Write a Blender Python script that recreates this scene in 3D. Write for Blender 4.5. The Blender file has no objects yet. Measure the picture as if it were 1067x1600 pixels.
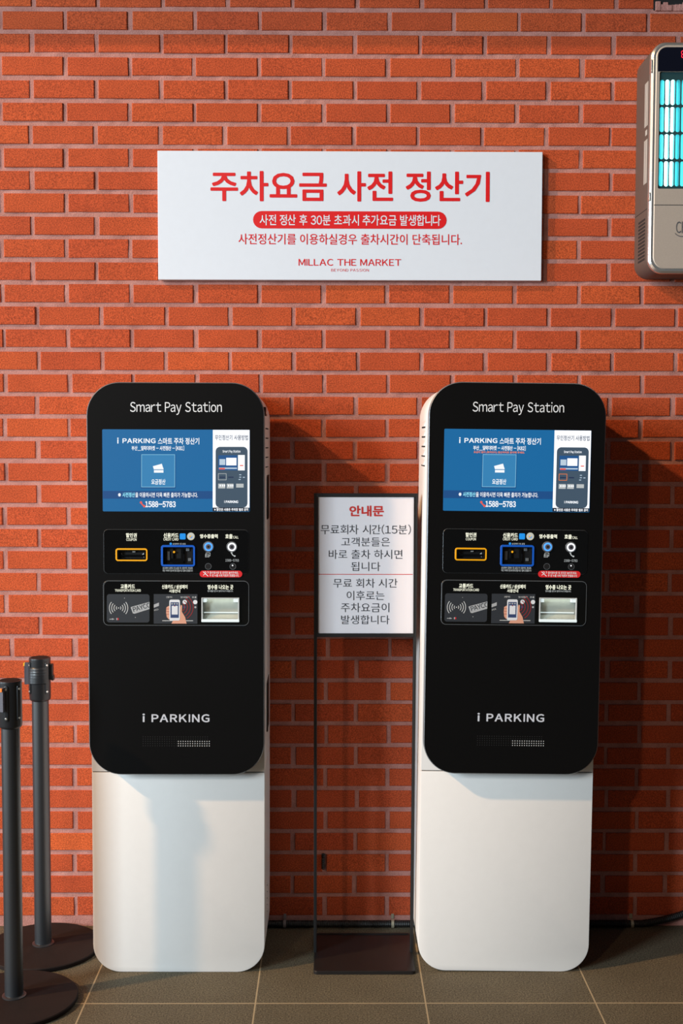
import bpy, bmesh, math, random
from mathutils import Vector, Matrix, Euler
random.seed(7)
scn = bpy.context.scene
COL = scn.collection
R = math.radians

# ------------------------------------------------------------------ camera
cam_d = bpy.data.cameras.new('camera'); cam = bpy.data.objects.new('camera', cam_d); COL.objects.link(cam)
cam_d.sensor_fit = 'VERTICAL'; cam_d.sensor_height = 36.0; cam_d.lens = 36.0*1900.0/1600.0
_r = Vector((0.99997779, -0.0063784, 0.00193102)); _u = Vector((-0.00156843, 0.05637104, 0.99840866)); _f = Vector((0.0064771, 0.99838951, -0.05635978))
cam.matrix_world = Matrix(((_r.x, _u.x, -_f.x, 0.0), (_r.y, _u.y, -_f.y, -3.8350956), (_r.z, _u.z, -_f.z, 1.5516495), (0, 0, 0, 1)))
cam_d.clip_start = 0.05; cam_d.clip_end = 200
scn.camera = cam

# ------------------------------------------------------------------ exposure, world, lights
vs = scn.view_settings
vs.view_transform = 'Standard'; vs.look = 'None'; vs.gamma = 1.0; vs.use_curve_mapping = False; vs.exposure = 0.0
w = bpy.data.worlds.new('hall_ambient'); scn.world = w; w.use_nodes = True
bg = w.node_tree.nodes['Background']; bg.inputs[0].default_value = (0.78, 0.88, 1.0, 1); bg.inputs[1].default_value = 0.045

def lamp(name, kind, loc, target, energy, color, **kw):
    d = bpy.data.lights.new(name, kind); d.energy = energy; d.color = color
    for k, v in kw.items(): setattr(d, k, v)
    o = bpy.data.objects.new(name, d); COL.objects.link(o); o.location = loc
    o.rotation_euler = (Vector(target)-Vector(loc)).to_track_quat('-Z', 'Y').to_euler()
    return o
# big bluish opening of the hall, far to the left
lamp('daylight_opening', 'AREA', (-9.3, -9.0, 4.2), (0.0, -0.2, 1.6), 1600, (0.75, 0.90, 0.99), shape='RECTANGLE', size=2.4, size_y=3.8)
# added area light, for bluish highlights down the left of the poles
lamp('side_fill', 'AREA', (-9.0, -2.6, 1.35), (0.0, -0.3, 0.9), 300, (0.72, 0.87, 1.0), shape='RECTANGLE', size=2.4, size_y=2.7)
# warm hall floodlight high on the left
lamp('warm_floodlight', 'SPOT', (-12.0, -5.5, 10.4), (0.0, 0.0, 1.4), 8200, (1.0, 0.60, 0.30), spot_size=R(50), spot_blend=0.4, shadow_soft_size=0.24)
# dimmer warm floodlight in front, a little to the left
lamp('front_floodlight', 'SPOT', (-2.4, -5.8, 3.7), (0.0, 0.0, 1.2), 160, (1.0, 0.70, 0.48), spot_size=R(60), spot_blend=0.4, shadow_soft_size=0.07)

# ------------------------------------------------------------------ materials
def nt(name):
    m = bpy.data.materials.new(name); m.use_nodes = True
    n = m.node_tree.nodes; return m, n, m.node_tree.links, n['Principled BSDF']
def mat(name, color, rough=0.5, metal=0.0, var=0.06, scale=40.0, bump=0.0, bscale=300.0, coat=0.0, spec=None):
    m, n, l, b = nt(name)
    tc = n.new('ShaderNodeTexCoord'); no = n.new('ShaderNodeTexNoise'); no.inputs['Scale'].default_value = scale; no.inputs['Detail'].default_value = 4
    l.new(tc.outputs['Object'], no.inputs['Vector'])
    mr = n.new('ShaderNodeMapRange'); mr.inputs[3].default_value = 1-var; mr.inputs[4].default_value = 1+var
    l.new(no.outputs['Fac'], mr.inputs[0])
    mx = n.new('ShaderNodeMix'); mx.data_type = 'RGBA'; mx.blend_type = 'MULTIPLY'; mx.inputs['Factor'].default_value = 1.0
    mx.inputs[6].default_value = (*color, 1); l.new(mr.outputs[0], mx.inputs[7]); l.new(mx.outputs[2], b.inputs['Base Color'])
    b.inputs['Roughness'].default_value = rough; b.inputs['Metallic'].default_value = metal
    if coat: b.inputs['Coat Weight'].default_value = coat; b.inputs['Coat Roughness'].default_value = 0.05
    if spec is not None: b.inputs['Specular IOR Level'].default_value = spec
    if bump:
        n2 = n.new('ShaderNodeTexNoise'); n2.inputs['Scale'].default_value = bscale; n2.inputs['Detail'].default_value = 3
        l.new(tc.outputs['Object'], n2.inputs['Vector'])
        bp = n.new('ShaderNodeBump'); bp.inputs['Strength'].default_value = bump; bp.inputs['Distance'].default_value = 0.002
        l.new(n2.outputs['Fac'], bp.inputs['Height']); l.new(bp.outputs['Normal'], b.inputs['Normal'])
    return m
def emit(name, color, strength=1.0, base=(0.01, 0.01, 0.01)):
    m, n, l, b = nt(name)
    b.inputs['Base Color'].default_value = (*base, 1); b.inputs['Roughness'].default_value = 0.35
    b.inputs['Emission Color'].default_value = (*color, 1); b.inputs['Emission Strength'].default_value = strength
    return m
def srgb(r, g, b):
    f = lambda c: (c/255/12.92) if c/255 <= 0.04045 else ((c/255+0.055)/1.055)**2.4
    return (f(r), f(g), f(b))

def brick_material():
    m, n, l, b = nt('fired_red_brick')
    tc = n.new('ShaderNodeTexCoord'); at = n.new('ShaderNodeAttribute'); at.attribute_name = 'tint'
    ramp = n.new('ShaderNodeValToRGB'); cr = ramp.color_ramp
    cr.elements[0].position = 0.0; cr.elements[0].color = (0.47, 0.074, 0.0245, 1)
    cr.elements[1].position = 1.0; cr.elements[1].color = (0.59, 0.108, 0.0275, 1)
    l.new(at.outputs['Fac'], ramp.inputs[0])
    big = n.new('ShaderNodeTexNoise'); big.inputs['Scale'].default_value = 14; big.inputs['Detail'].default_value = 5
    fine = n.new('ShaderNodeTexNoise'); fine.inputs['Scale'].default_value = 290; fine.inputs['Detail'].default_value = 3
    spot = n.new('ShaderNodeTexVoronoi'); spot.inputs['Scale'].default_value = 120
    for t in (big, fine, spot): l.new(tc.outputs['Object'], t.inputs['Vector'])
    r1 = n.new('ShaderNodeMapRange'); r1.inputs[1].default_value = 0.25; r1.inputs[2].default_value = 0.75; r1.inputs[3].default_value = 0.90; r1.inputs[4].default_value = 1.08
    r2 = n.new('ShaderNodeMapRange'); r2.inputs[1].default_value = 0.3; r2.inputs[2].default_value = 0.7; r2.inputs[3].default_value = 0.48; r2.inputs[4].default_value = 1.36
    l.new(big.outputs['Fac'], r1.inputs[0]); l.new(fine.outputs['Fac'], r2.inputs[0])
    mu = n.new('ShaderNodeMath'); mu.operation = 'MULTIPLY'; l.new(r1.outputs[0], mu.inputs[0]); l.new(r2.outputs[0], mu.inputs[1])
    mx = n.new('ShaderNodeMix'); mx.data_type = 'RGBA'; mx.blend_type = 'MULTIPLY'; mx.inputs['Factor'].default_value = 1.0
    l.new(ramp.outputs[0], mx.inputs[6]); l.new(mu.outputs[0], mx.inputs[7])
    # pale grit in the clay
    lt = n.new('ShaderNodeMath'); lt.operation = 'LESS_THAN'; lt.inputs[1].default_value = 0.085; l.new(spot.outputs['Distance'], lt.inputs[0])
    g2 = n.new('ShaderNodeMath'); g2.operation = 'MULTIPLY'; g2.inputs[1].default_value = 0.30; l.new(lt.outputs[0], g2.inputs[0])
    mx2 = n.new('ShaderNodeMix'); mx2.data_type = 'RGBA'; mx2.inputs[7].default_value = (0.75, 0.36, 0.20, 1)
    l.new(g2.outputs[0], mx2.inputs['Factor']); l.new(mx.outputs[2], mx2.inputs[6]); l.new(mx2.outputs[2], b.inputs['Base Color'])
    b.inputs['Roughness'].default_value = 0.85; b.inputs['Specular IOR Level'].default_value = 0.25
    bp = n.new('ShaderNodeBump'); bp.inputs['Strength'].default_value = 0.55; bp.inputs['Distance'].default_value = 0.0012
    l.new(fine.outputs['Fac'], bp.inputs['Height']); l.new(bp.outputs['Normal'], b.inputs['Normal'])
    return m
def mortar_material():
    m, n, l, b = nt('pinkish_mortar')
    tc = n.new('ShaderNodeTexCoord')
    a = n.new('ShaderNodeTexNoise'); a.inputs['Scale'].default_value = 260; a.inputs['Detail'].default_value = 4
    c = n.new('ShaderNodeTexNoise'); c.inputs['Scale'].default_value = 20; c.inputs['Detail'].default_value = 4
    for t in (a, c): l.new(tc.outputs['Object'], t.inputs['Vector'])
    ad = n.new('ShaderNodeMath'); ad.operation = 'ADD'; l.new(a.outputs['Fac'], ad.inputs[0]); l.new(c.outputs['Fac'], ad.inputs[1])
    ramp = n.new('ShaderNodeValToRGB'); cr = ramp.color_ramp
    cr.elements[0].position = 0.32; cr.elements[0].color = (0.34, 0.145, 0.120, 1)
    cr.elements[1].position = 0.68; cr.elements[1].color = (0.58, 0.285, 0.245, 1)
    hf = n.new('ShaderNodeMath'); hf.operation = 'MULTIPLY'; hf.inputs[1].default_value = 0.5; l.new(ad.outputs[0], hf.inputs[0])
    l.new(hf.outputs[0], ramp.inputs[0]); l.new(ramp.outputs[0], b.inputs['Base Color'])
    b.inputs['Roughness'].default_value = 0.95; b.inputs['Specular IOR Level'].default_value = 0.2
    bp = n.new('ShaderNodeBump'); bp.inputs['Strength'].default_value = 0.7; bp.inputs['Distance'].default_value = 0.002
    l.new(a.outputs['Fac'], bp.inputs['Height']); l.new(bp.outputs['Normal'], b.inputs['Normal'])
    return m
TILE, GX0, GY0 = 0.47254, -0.68751, -0.54241
def floor_material():
    m, n, l, b = nt('grey_stone_tile')
    tc = n.new('ShaderNodeTexCoord'); sx = n.new('ShaderNodeSeparateXYZ'); l.new(tc.outputs['Object'], sx.inputs[0])
    def line(out, off, pitch, half):
        a = n.new('ShaderNodeMath'); a.operation = 'SUBTRACT'; a.inputs[1].default_value = off; l.new(out, a.inputs[0])
        p = n.new('ShaderNodeMath'); p.operation = 'PINGPONG'; p.inputs[1].default_value = pitch/2; l.new(a.outputs[0], p.inputs[0])
        c = n.new('ShaderNodeMath'); c.operation = 'LESS_THAN'; c.inputs[1].default_value = half; l.new(p.outputs[0], c.inputs[0]); return c
    g = n.new('ShaderNodeMath'); g.operation = 'MAXIMUM'
    l.new(line(sx.outputs[0], GX0, TILE, 0.0021).outputs[0], g.inputs[0]); l.new(line(sx.outputs[1], GY0, TILE*2, 0.0026).outputs[0], g.inputs[1])
    f1 = n.new('ShaderNodeTexNoise'); f1.inputs['Scale'].default_value = 230; f1.inputs['Detail'].default_value = 3
    f2 = n.new('ShaderNodeTexNoise'); f2.inputs['Scale'].default_value = 7; f2.inputs['Detail'].default_value = 5
    for t in (f1, f2): l.new(tc.outputs['Object'], t.inputs['Vector'])
    ra = n.new('ShaderNodeMapRange'); ra.inputs[1].default_value = 0.3; ra.inputs[2].default_value = 0.7; ra.inputs[3].default_value = 0.35; ra.inputs[4].default_value = 1.65; l.new(f1.outputs['Fac'], ra.inputs[0])
    rb = n.new('ShaderNodeMapRange'); rb.inputs[3].default_value = 0.8; rb.inputs[4].default_value = 1.2; l.new(f2.outputs['Fac'], rb.inputs[0])
    mu = n.new('ShaderNodeMath'); mu.operation = 'MULTIPLY'; l.new(ra.outputs[0], mu.inputs[0]); l.new(rb.outputs[0], mu.inputs[1])
    mx = n.new('ShaderNodeMix'); mx.data_type = 'RGBA'; mx.blend_type = 'MULTIPLY'; mx.inputs['Factor'].default_value = 1
    mx.inputs[6].default_value = (0.118, 0.100, 0.066, 1); l.new(mu.outputs[0], mx.inputs[7])
    mg = n.new('ShaderNodeMix'); mg.data_type = 'RGBA'; mg.inputs[7].default_value = (0.40, 0.32, 0.20, 1)
    l.new(g.outputs[0], mg.inputs['Factor']); l.new(mx.outputs[2], mg.inputs[6]); l.new(mg.outputs[2], b.inputs['Base Color'])
    b.inputs['Roughness'].default_value = 0.7; b.inputs['Specular IOR Level'].default_value = 0.2
    bp = n.new('ShaderNodeBump'); bp.inputs['Strength'].default_value = 0.35; bp.inputs['Distance'].default_value = 0.001
    l.new(f1.outputs['Fac'], bp.inputs['Height']); l.new(bp.outputs['Normal'], b.inputs['Normal'])
    return m

M = dict(
    brick=brick_material(), mortar=mortar_material(), floor=floor_material(),
    plaster=mat('dark_soffit_paint', (0.10, 0.085, 0.08), 0.8),
    white=mat('white_powder_coat', (0.80, 0.79, 0.77), 0.38, var=0.02, bump=0.05, bscale=900),
    black=mat('black_acrylic_panel', (0.0034, 0.0033, 0.0034), 0.5, var=0.15, scale=200, spec=0.11),
    gloss=mat('glossy_black_glass', (0.004, 0.004, 0.004), 0.07, var=0.1, spec=0.5),
    edge=mat('panel_edge_grey', (0.23, 0.25, 0.27), 0.35, 0.5),
    gap=mat('dark_gap', (0.012, 0.012, 0.012), 0.8),
    cavity=mat('black_plastic', (0.012, 0.012, 0.013), 0.35),
    print_white=mat('white_print', (0.86, 0.88, 0.90), 0.5, var=0.02),
    print_grey=mat('silver_print', (0.62, 0.64, 0.70), 0.4, var=0.02),
    print_red=mat('red_print', srgb(216, 12, 20), 0.5, var=0.03),
    print_dark=mat('dark_print', (0.020, 0.022, 0.028), 0.6, var=0.05),
    print_softred=mat('brick_red_print', srgb(204, 48, 42), 0.55, var=0.03),
    signboard=mat('white_sign_board', (0.72, 0.79, 0.88), 0.4, var=0.02, bump=0.03, bscale=700),
    paper=mat('white_paper_sheet', (0.80, 0.77, 0.81), 0.45, var=0.03, scale=6),
    black_metal=mat('black_painted_metal', (0.010, 0.010, 0.011), 0.45, var=0.1),
    plate=mat('black_steel_plate', (0.013, 0.012, 0.012), 0.35, var=0.25, scale=30, bump=0.05),
    pole=mat('black_satin_pole', (0.013, 0.016, 0.020), 0.40, var=0.08, scale=15, spec=1.0),
    rubber=mat('brown_black_rubber_base', (0.016, 0.0105, 0.0095), 0.75, var=0.3, scale=22, bump=0.2, bscale=500, spec=0.2),
    plastic=mat('black_plastic_head', (0.012, 0.014, 0.017), 0.38, var=0.1),
    greyplastic=mat('grey_plastic', (0.10, 0.10, 0.125), 0.5),
    screw=mat('bright_screw', (0.62, 0.60, 0.56), 0.3, 0.9),
    yellow=mat('yellow_plastic', srgb(255, 196, 10), 0.5),
    orange=mat('orange_plastic', srgb(240, 120, 10), 0.5),
    yellow_frame=mat('yellow_slot_frame', srgb(250, 176, 10), 0.4),
    blue_frame=mat('blue_slot_frame', srgb(20, 92, 200), 0.35),
    red_label=mat('red_label', srgb(222, 38, 44), 0.45),
    bronze=mat('champagne_metal', (0.52, 0.45, 0.385), 0.5, 0.3, var=0.08, scale=300, bump=0.06, bscale=600),  # front metal, lightened: its reflection of the bright hall is in the colour
    bronze_shaded=mat('shaded_champagne_metal', (0.125, 0.096, 0.082), 0.55, 0.4, var=0.08, scale=300),  # same metal on the flank, its shade put into a darker colour
    silver=mat('bright_silver_trim', (0.72, 0.72, 0.70), 0.28, 0.85),
    display=mat('dark_display', (0.004, 0.005, 0.012), 0.12),
    conduit=mat('black_conduit', (0.010, 0.010, 0.010), 0.5),
    clamp=mat('galvanised_clamp', (0.50, 0.46, 0.34), 0.4, 0.5),
    clamp_pink=mat('dull_clamp', (0.32, 0.27, 0.26), 0.5, 0.3),
    screen=emit('screen_blue', srgb(5, 101, 158), 1.0),
    screen_band=emit('screen_band_blue', srgb(14, 74, 132), 1.0),
    screen_button=emit('screen_button_blue', srgb(48, 128, 180), 1.0),
    screen_line=emit('screen_button_line', srgb(130, 195, 225), 1.0),
    screen_shadow=emit('screen_button_shadow', srgb(10, 76, 134), 1.0),
    screen_white=emit('screen_white', (0.93, 0.96, 1.0), 1.15),
    screen_text=emit('screen_text_white', (0.94, 0.97, 1.0), 1.0),
    screen_cyan=emit('screen_text_cyan', srgb(150, 235, 255), 1.0),
    screen_orange=emit('screen_text_orange', srgb(255, 132, 52), 1.0),
    screen_red=emit('screen_red', srgb(236, 90, 72), 1.0),
    screen_navy=emit('screen_text_navy', srgb(28, 44, 78), 1.0),
    screen_dark=emit('screen_dark_strip', srgb(14, 22, 40), 1.0),
    screen_slate=emit('screen_slate', srgb(62, 82, 100), 1.0),
    screen_pale=emit('screen_pale', srgb(186, 206, 222), 1.0),
    screen_mid=emit('screen_mid_blue', srgb(22, 82, 140), 1.0),
    backlit=emit('backlit_lettering', (1.0, 1.0, 0.80), 1.1),
    backlit_dim=emit('dim_backlit_lettering', (0.62, 0.66, 0.66), 0.8),
    led_blue=emit('blue_led_ring', srgb(70, 150, 255), 1.6),
    led_white=emit('white_led_ring', (0.95, 0.97, 1.0), 1.3),
    icon_blue=emit('blue_icon', srgb(20, 150, 240), 0.95),
    icon_pale=emit('pale_icon', srgb(205, 205, 185), 0.9),
    amber=emit('amber_led', srgb(230, 160, 10), 1.2),
    slate=mat('slate_reader_pad', srgb(46, 50, 56), 0.45, var=0.04),
    slate_print=mat('pale_grey_print', srgb(205, 206, 205), 0.5),
    plaque=mat('grey_plaque', srgb(172, 174, 176), 0.5),
    skin=mat('printed_skin_tone', srgb(222, 160, 134), 0.6),
    phone=mat('printed_phone_white', srgb(226, 228, 232), 0.5),
    phone_screen=mat('printed_phone_screen', srgb(52, 70, 112), 0.5),
    arc_red=mat('printed_red_arc', srgb(150, 40, 42), 0.5),
    tray_back=mat('tray_metal', (0.40, 0.42, 0.37), 0.45, 0.2, var=0.12, scale=60),
    tray_glow=emit('lit_tray_lip', (0.80, 0.95, 0.95), 0.62, base=(0.4, 0.4, 0.4)),
    tray_edge=mat('clear_tray_edge', (0.55, 0.58, 0.58), 0.2),
    tube=emit('uv_tube', (0.66, 1.0, 1.0), 7.0),
    teal=mat('teal_reflector', (0.10, 0.85, 1.0), 0.5, 0.0),
    grille=mat('dark_teal_grille', (0.012, 0.05, 0.058), 0.5),
    red_led=emit('red_led_digit', (1.0, 0.01, 0.04), 1.5),
    label_white=mat('white_printed_label', (0.55, 0.54, 0.50), 0.55),
    logo_grey=mat('dark_grey_logo', (0.09, 0.09, 0.10), 0.4),
)

# ------------------------------------------------------------------ mesh helpers
def obj(name, bm, mats, parent=None, smooth=False):
    me = bpy.data.meshes.new(name)
    bmesh.ops.remove_doubles(bm, verts=bm.verts, dist=1e-7)
    bm.to_mesh(me); bm.free()
    for m in (mats if isinstance(mats, (list, tuple)) else [mats]): me.materials.append(M[m])
    if smooth:
        for p in me.polygons: p.use_smooth = True
        try: me.set_sharp_from_angle(angle=R(38))
        except Exception: pass
    o = bpy.data.objects.new(name, me); COL.objects.link(o)
    if parent is not None: o.parent = parent
    return o
def empty(name, loc, rot=(0, 0, 0)):
    o = bpy.data.objects.new(name, None); COL.objects.link(o); o.location = loc; o.rotation_euler = rot; o.empty_display_size = 0.1
    return o
def tag(o, label, cat, group=None):
    o['label'] = label; o['category'] = cat
    if group: o['group'] = group
    return o
def part_label(o, label): o['label'] = label; return o
def structure(o): o['kind'] = 'structure'; return o

def box(bm, x0, x1, y0, y1, z0, z1, mi=0, bev=0.0):
    vs_ = [bm.verts.new((x, y, z)) for x in (x0, x1) for y in (y0, y1) for z in (z0, z1)]
    fs = [bm.faces.new([vs_[i] for i in q]) for q in ((0, 1, 3, 2), (4, 6, 7, 5), (0, 4, 5, 1), (2, 3, 7, 6), (0, 2, 6, 4), (1, 5, 7, 3))]
    for f in fs: f.material_index = mi
    if bev:
        es = set(e for f in fs for e in f.edges)
        r = bmesh.ops.bevel(bm, geom=list(es), offset=bev, segments=2, profile=0.5, affect='EDGES')
        for f in r['faces']: f.material_index = mi
    return fs
def rrect(x0, x1, z0, z1, r, n=10, corners=(1, 1, 1, 1)):
    """outline in XZ, counter-clockwise seen from -Y; corners: bottom-left, bottom-right, top-right, top-left"""
    out = []
    for (cx, cz, a0, on) in ((x0+r, z0+r, 180, corners[0]), (x1-r, z0+r, 270, corners[1]), (x1-r, z1-r, 0, corners[2]), (x0+r, z1-r, 90, corners[3])):
        if on:
            for i in range(n+1):
                a = R(a0+90*i/n); out.append((cx+r*math.cos(a), cz+r*math.sin(a)))
        else:
            out.append({180: (x0, z0), 270: (x1, z0), 0: (x1, z1), 90: (x0, z1)}[a0])
    return out
def circ(cx, cz, r, n=20): return [(cx+r*math.cos(2*math.pi*i/n), cz+r*math.sin(2*math.pi*i/n)) for i in range(n)]
def inset(pts, d):
    out = []; N = len(pts)
    for i in range(N):
        p0, p1, p2 = Vector(pts[i-1]), Vector(pts[i]), Vector(pts[(i+1) % N])
        a = (p1-p0); b = (p2-p1)
        if a.length < 1e-9: a = b
        if b.length < 1e-9: b = a
        a.normalize(); b.normalize()
        na, nb = Vector((-a.y, a.x)), Vector((-b.y, b.x)); s = na+nb
        k = max(0.3, 1+na.dot(nb)); s = s*(d/k)
        out.append((p1.x+s.x, p1.y+s.y))
    return out
def ringfaces(bm, A, B, mi):
    N = len(A)
    for i in range(N):
        j = (i+1) % N
        f = bm.faces.new((A[i], A[j], B[j], B[i])); f.material_index = mi
def slab(bm, pts, yf, yb, bev=0.0, mi=0, side=None, back=True):
    """solid with outline pts in XZ, front at yf (towards -Y), back at yb"""
    side = mi if side is None else side
    L = lambda P, y: [bm.verts.new((p[0], y, p[1])) for p in P]
    if bev:
        f0 = L(inset(pts, bev), yf); m_ = L(inset(pts, bev*0.3), yf+bev*0.3); r1 = L(pts, yf+bev)
        ringfaces(bm, m_, f0, side); ringfaces(bm, r1, m_, side)
    else:
        f0 = L(pts, yf); r1 = f0
    ff = bm.faces.new(f0); ff.material_index = mi
    bk = L(pts, yb); ringfaces(bm, bk, r1, side)
    if back:
        fb = bm.faces.new(bk[::-1]); fb.material_index = side
def holed(bm, outer, holes, yf, yb, bev=0.0, depth=None, mi=0, side=None, wall=None):
    """slab with holes whose walls run back to depth"""
    side = mi if side is None else side; wall = side if wall is None else wall
    depth = yb if depth is None else depth
    L = lambda P, y: [bm.verts.new((p[0], y, p[1])) for p in P]
    fo = L(inset(outer, bev) if bev else outer, yf)
    if bev: r1 = L(outer, yf+bev); ringfaces(bm, r1, fo, side)
    else: r1 = fo
    bk = L(outer, yb); ringfaces(bm, bk, r1, side)
    edges = [bm.edges.get((fo[i], fo[(i+1) % len(fo)])) or bm.edges.new((fo[i], fo[(i+1) % len(fo)])) for i in range(len(fo))]
    for h in holes:
        hf = L(h, yf); hb = L(h, depth); ringfaces(bm, hf, hb, wall)
        edges += [bm.edges.get((hf[i], hf[(i+1) % len(hf)])) for i in range(len(hf))]
    r = bmesh.ops.triangle_fill(bm, edges=edges, use_beauty=True, normal=(0, -1, 0))
    for g in r['geom']:
        if isinstance(g, bmesh.types.BMFace):
            g.material_index = mi
            if g.normal.y > 0: g.normal_flip()
def flat(bm, pts, y, mi=0):
    f = bm.faces.new([bm.verts.new((p[0], y, p[1])) for p in pts]); f.material_index = mi
    f.normal_update()
    if f.normal.y > 0: f.normal_flip()
    return f
def lathe(bm, prof, n=40, cx=0, cy=0, mi=0, cap_top=True, cap_bot=True):
    rings = [[bm.verts.new((cx+r*math.cos(2*math.pi*i/n), cy+r*math.sin(2*math.pi*i/n), z)) for i in range(n)] for r, z in prof]
    for a, b in zip(rings, rings[1:]): ringfaces(bm, a, b, mi)
    if cap_top: bm.faces.new(rings[-1]).material_index = mi
    if cap_bot: bm.faces.new(rings[0][::-1]).material_index = mi
def tube(bm, pts, r, n=10, mi=0):
    rings = []
    for i, p in enumerate(pts):
        p = Vector(p); t = (Vector(pts[min(i+1, len(pts)-1)])-Vector(pts[max(i-1, 0)])).normalized()
        a = t.cross(Vector((0, 0, 1)))
        if a.length < 1e-3: a = t.cross(Vector((0, 1, 0)))
        a.normalize(); b = a.cross(t)
        rr_ = r[i] if isinstance(r, (list, tuple)) else r
        rings.append([bm.verts.new(p+rr_*(a*math.cos(2*math.pi*k/n)+b*math.sin(2*math.pi*k/n))) for k in range(n)])
    for a, b in zip(rings, rings[1:]): ringfaces(bm, a, b, mi)
    bm.faces.new(rings[0]).material_index = mi; bm.faces.new(rings[-1][::-1]).material_index = mi

_txt = {}
def raw_glyphs(body):
    if body in _txt: return _txt[body]
    cu = bpy.data.curves.new('lettering_curve', 'FONT'); cu.body = body; cu.resolution_u = 3
    o = bpy.data.objects.new('lettering_curve', cu); COL.objects.link(o)
    dg = bpy.context.evaluated_depsgraph_get()
    me = bpy.data.meshes.new_from_object(o.evaluated_get(dg))
    vs_ = [(v.co.x, v.co.y) for v in me.vertices]; fs = [tuple(p.vertices) for p in me.polygons]
    bpy.data.meshes.remove(me); bpy.data.objects.remove(o); bpy.data.curves.remove(cu)
    _txt[body] = (vs_, fs); return _txt[body]
PAIRS = {'AY': -.07, 'PA': -.06, 'Pa': -.04, 'AT': -.05, 'TA': -.05, 'YC': -.03, 'LL': -.01, 'RT': -.02, 'AR': -.01, 'ta': -.01, 'KA': -.02, 'RK': -.01}
def _bar(x0, y0, x1, y1): return [(x0, y0), (x1, y0), (x1, y1), (x0, y1)]
_cap = max(q[1] for q in raw_glyphs(chr(ord('H')+0xFEE0))[0]); _base = min(q[1] for q in raw_glyphs(chr(ord('H')+0xFEE0))[0]); _xh = max(q[1] for q in raw_glyphs(chr(ord('x')+0xFEE0))[0])
STEM = (_bar(0, _base, .075, _cap), [(0, 1, 2, 3)])
DOTTED = (_bar(0, _base, .075, _xh)+[(.0375+.058*math.cos(k*math.pi/6), _cap-.02+.058*math.sin(k*math.pi/6)) for k in range(12)], [(0, 1, 2, 3), tuple(range(4, 16))])
def glyphs(body, sp):
    """letters set one by one (wide forms, plain sans serif), spaced by their own outlines"""
    if not any(c.isascii() and c.isalnum() for c in body): return raw_glyphs(body)
    V, F, x, prev = [], [], 0.0, ''
    for c in body:
        if c == ' ': x += 0.30*sp; prev = ''; continue
        if c == 'I': v, f = STEM
        elif c == 'i': v, f = DOTTED
        else: v, f = raw_glyphs(chr(ord(c)+0xFEE0) if c.isascii() else c)
        a, b = min(q[0] for q in v), max(q[0] for q in v)
        x += PAIRS.get(prev+c, 0.0)
        n0 = len(V); V += [(q[0]-a+x, q[1]) for q in v]; F += [tuple(i+n0 for i in t) for t in f]
        x += (b-a)+(0.095 if not c.isascii() else 0.085 if c not in '[](),.-/_' else 0.06)*1.0+(sp-1.0)*0.55; prev = c
    return V, F

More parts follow.
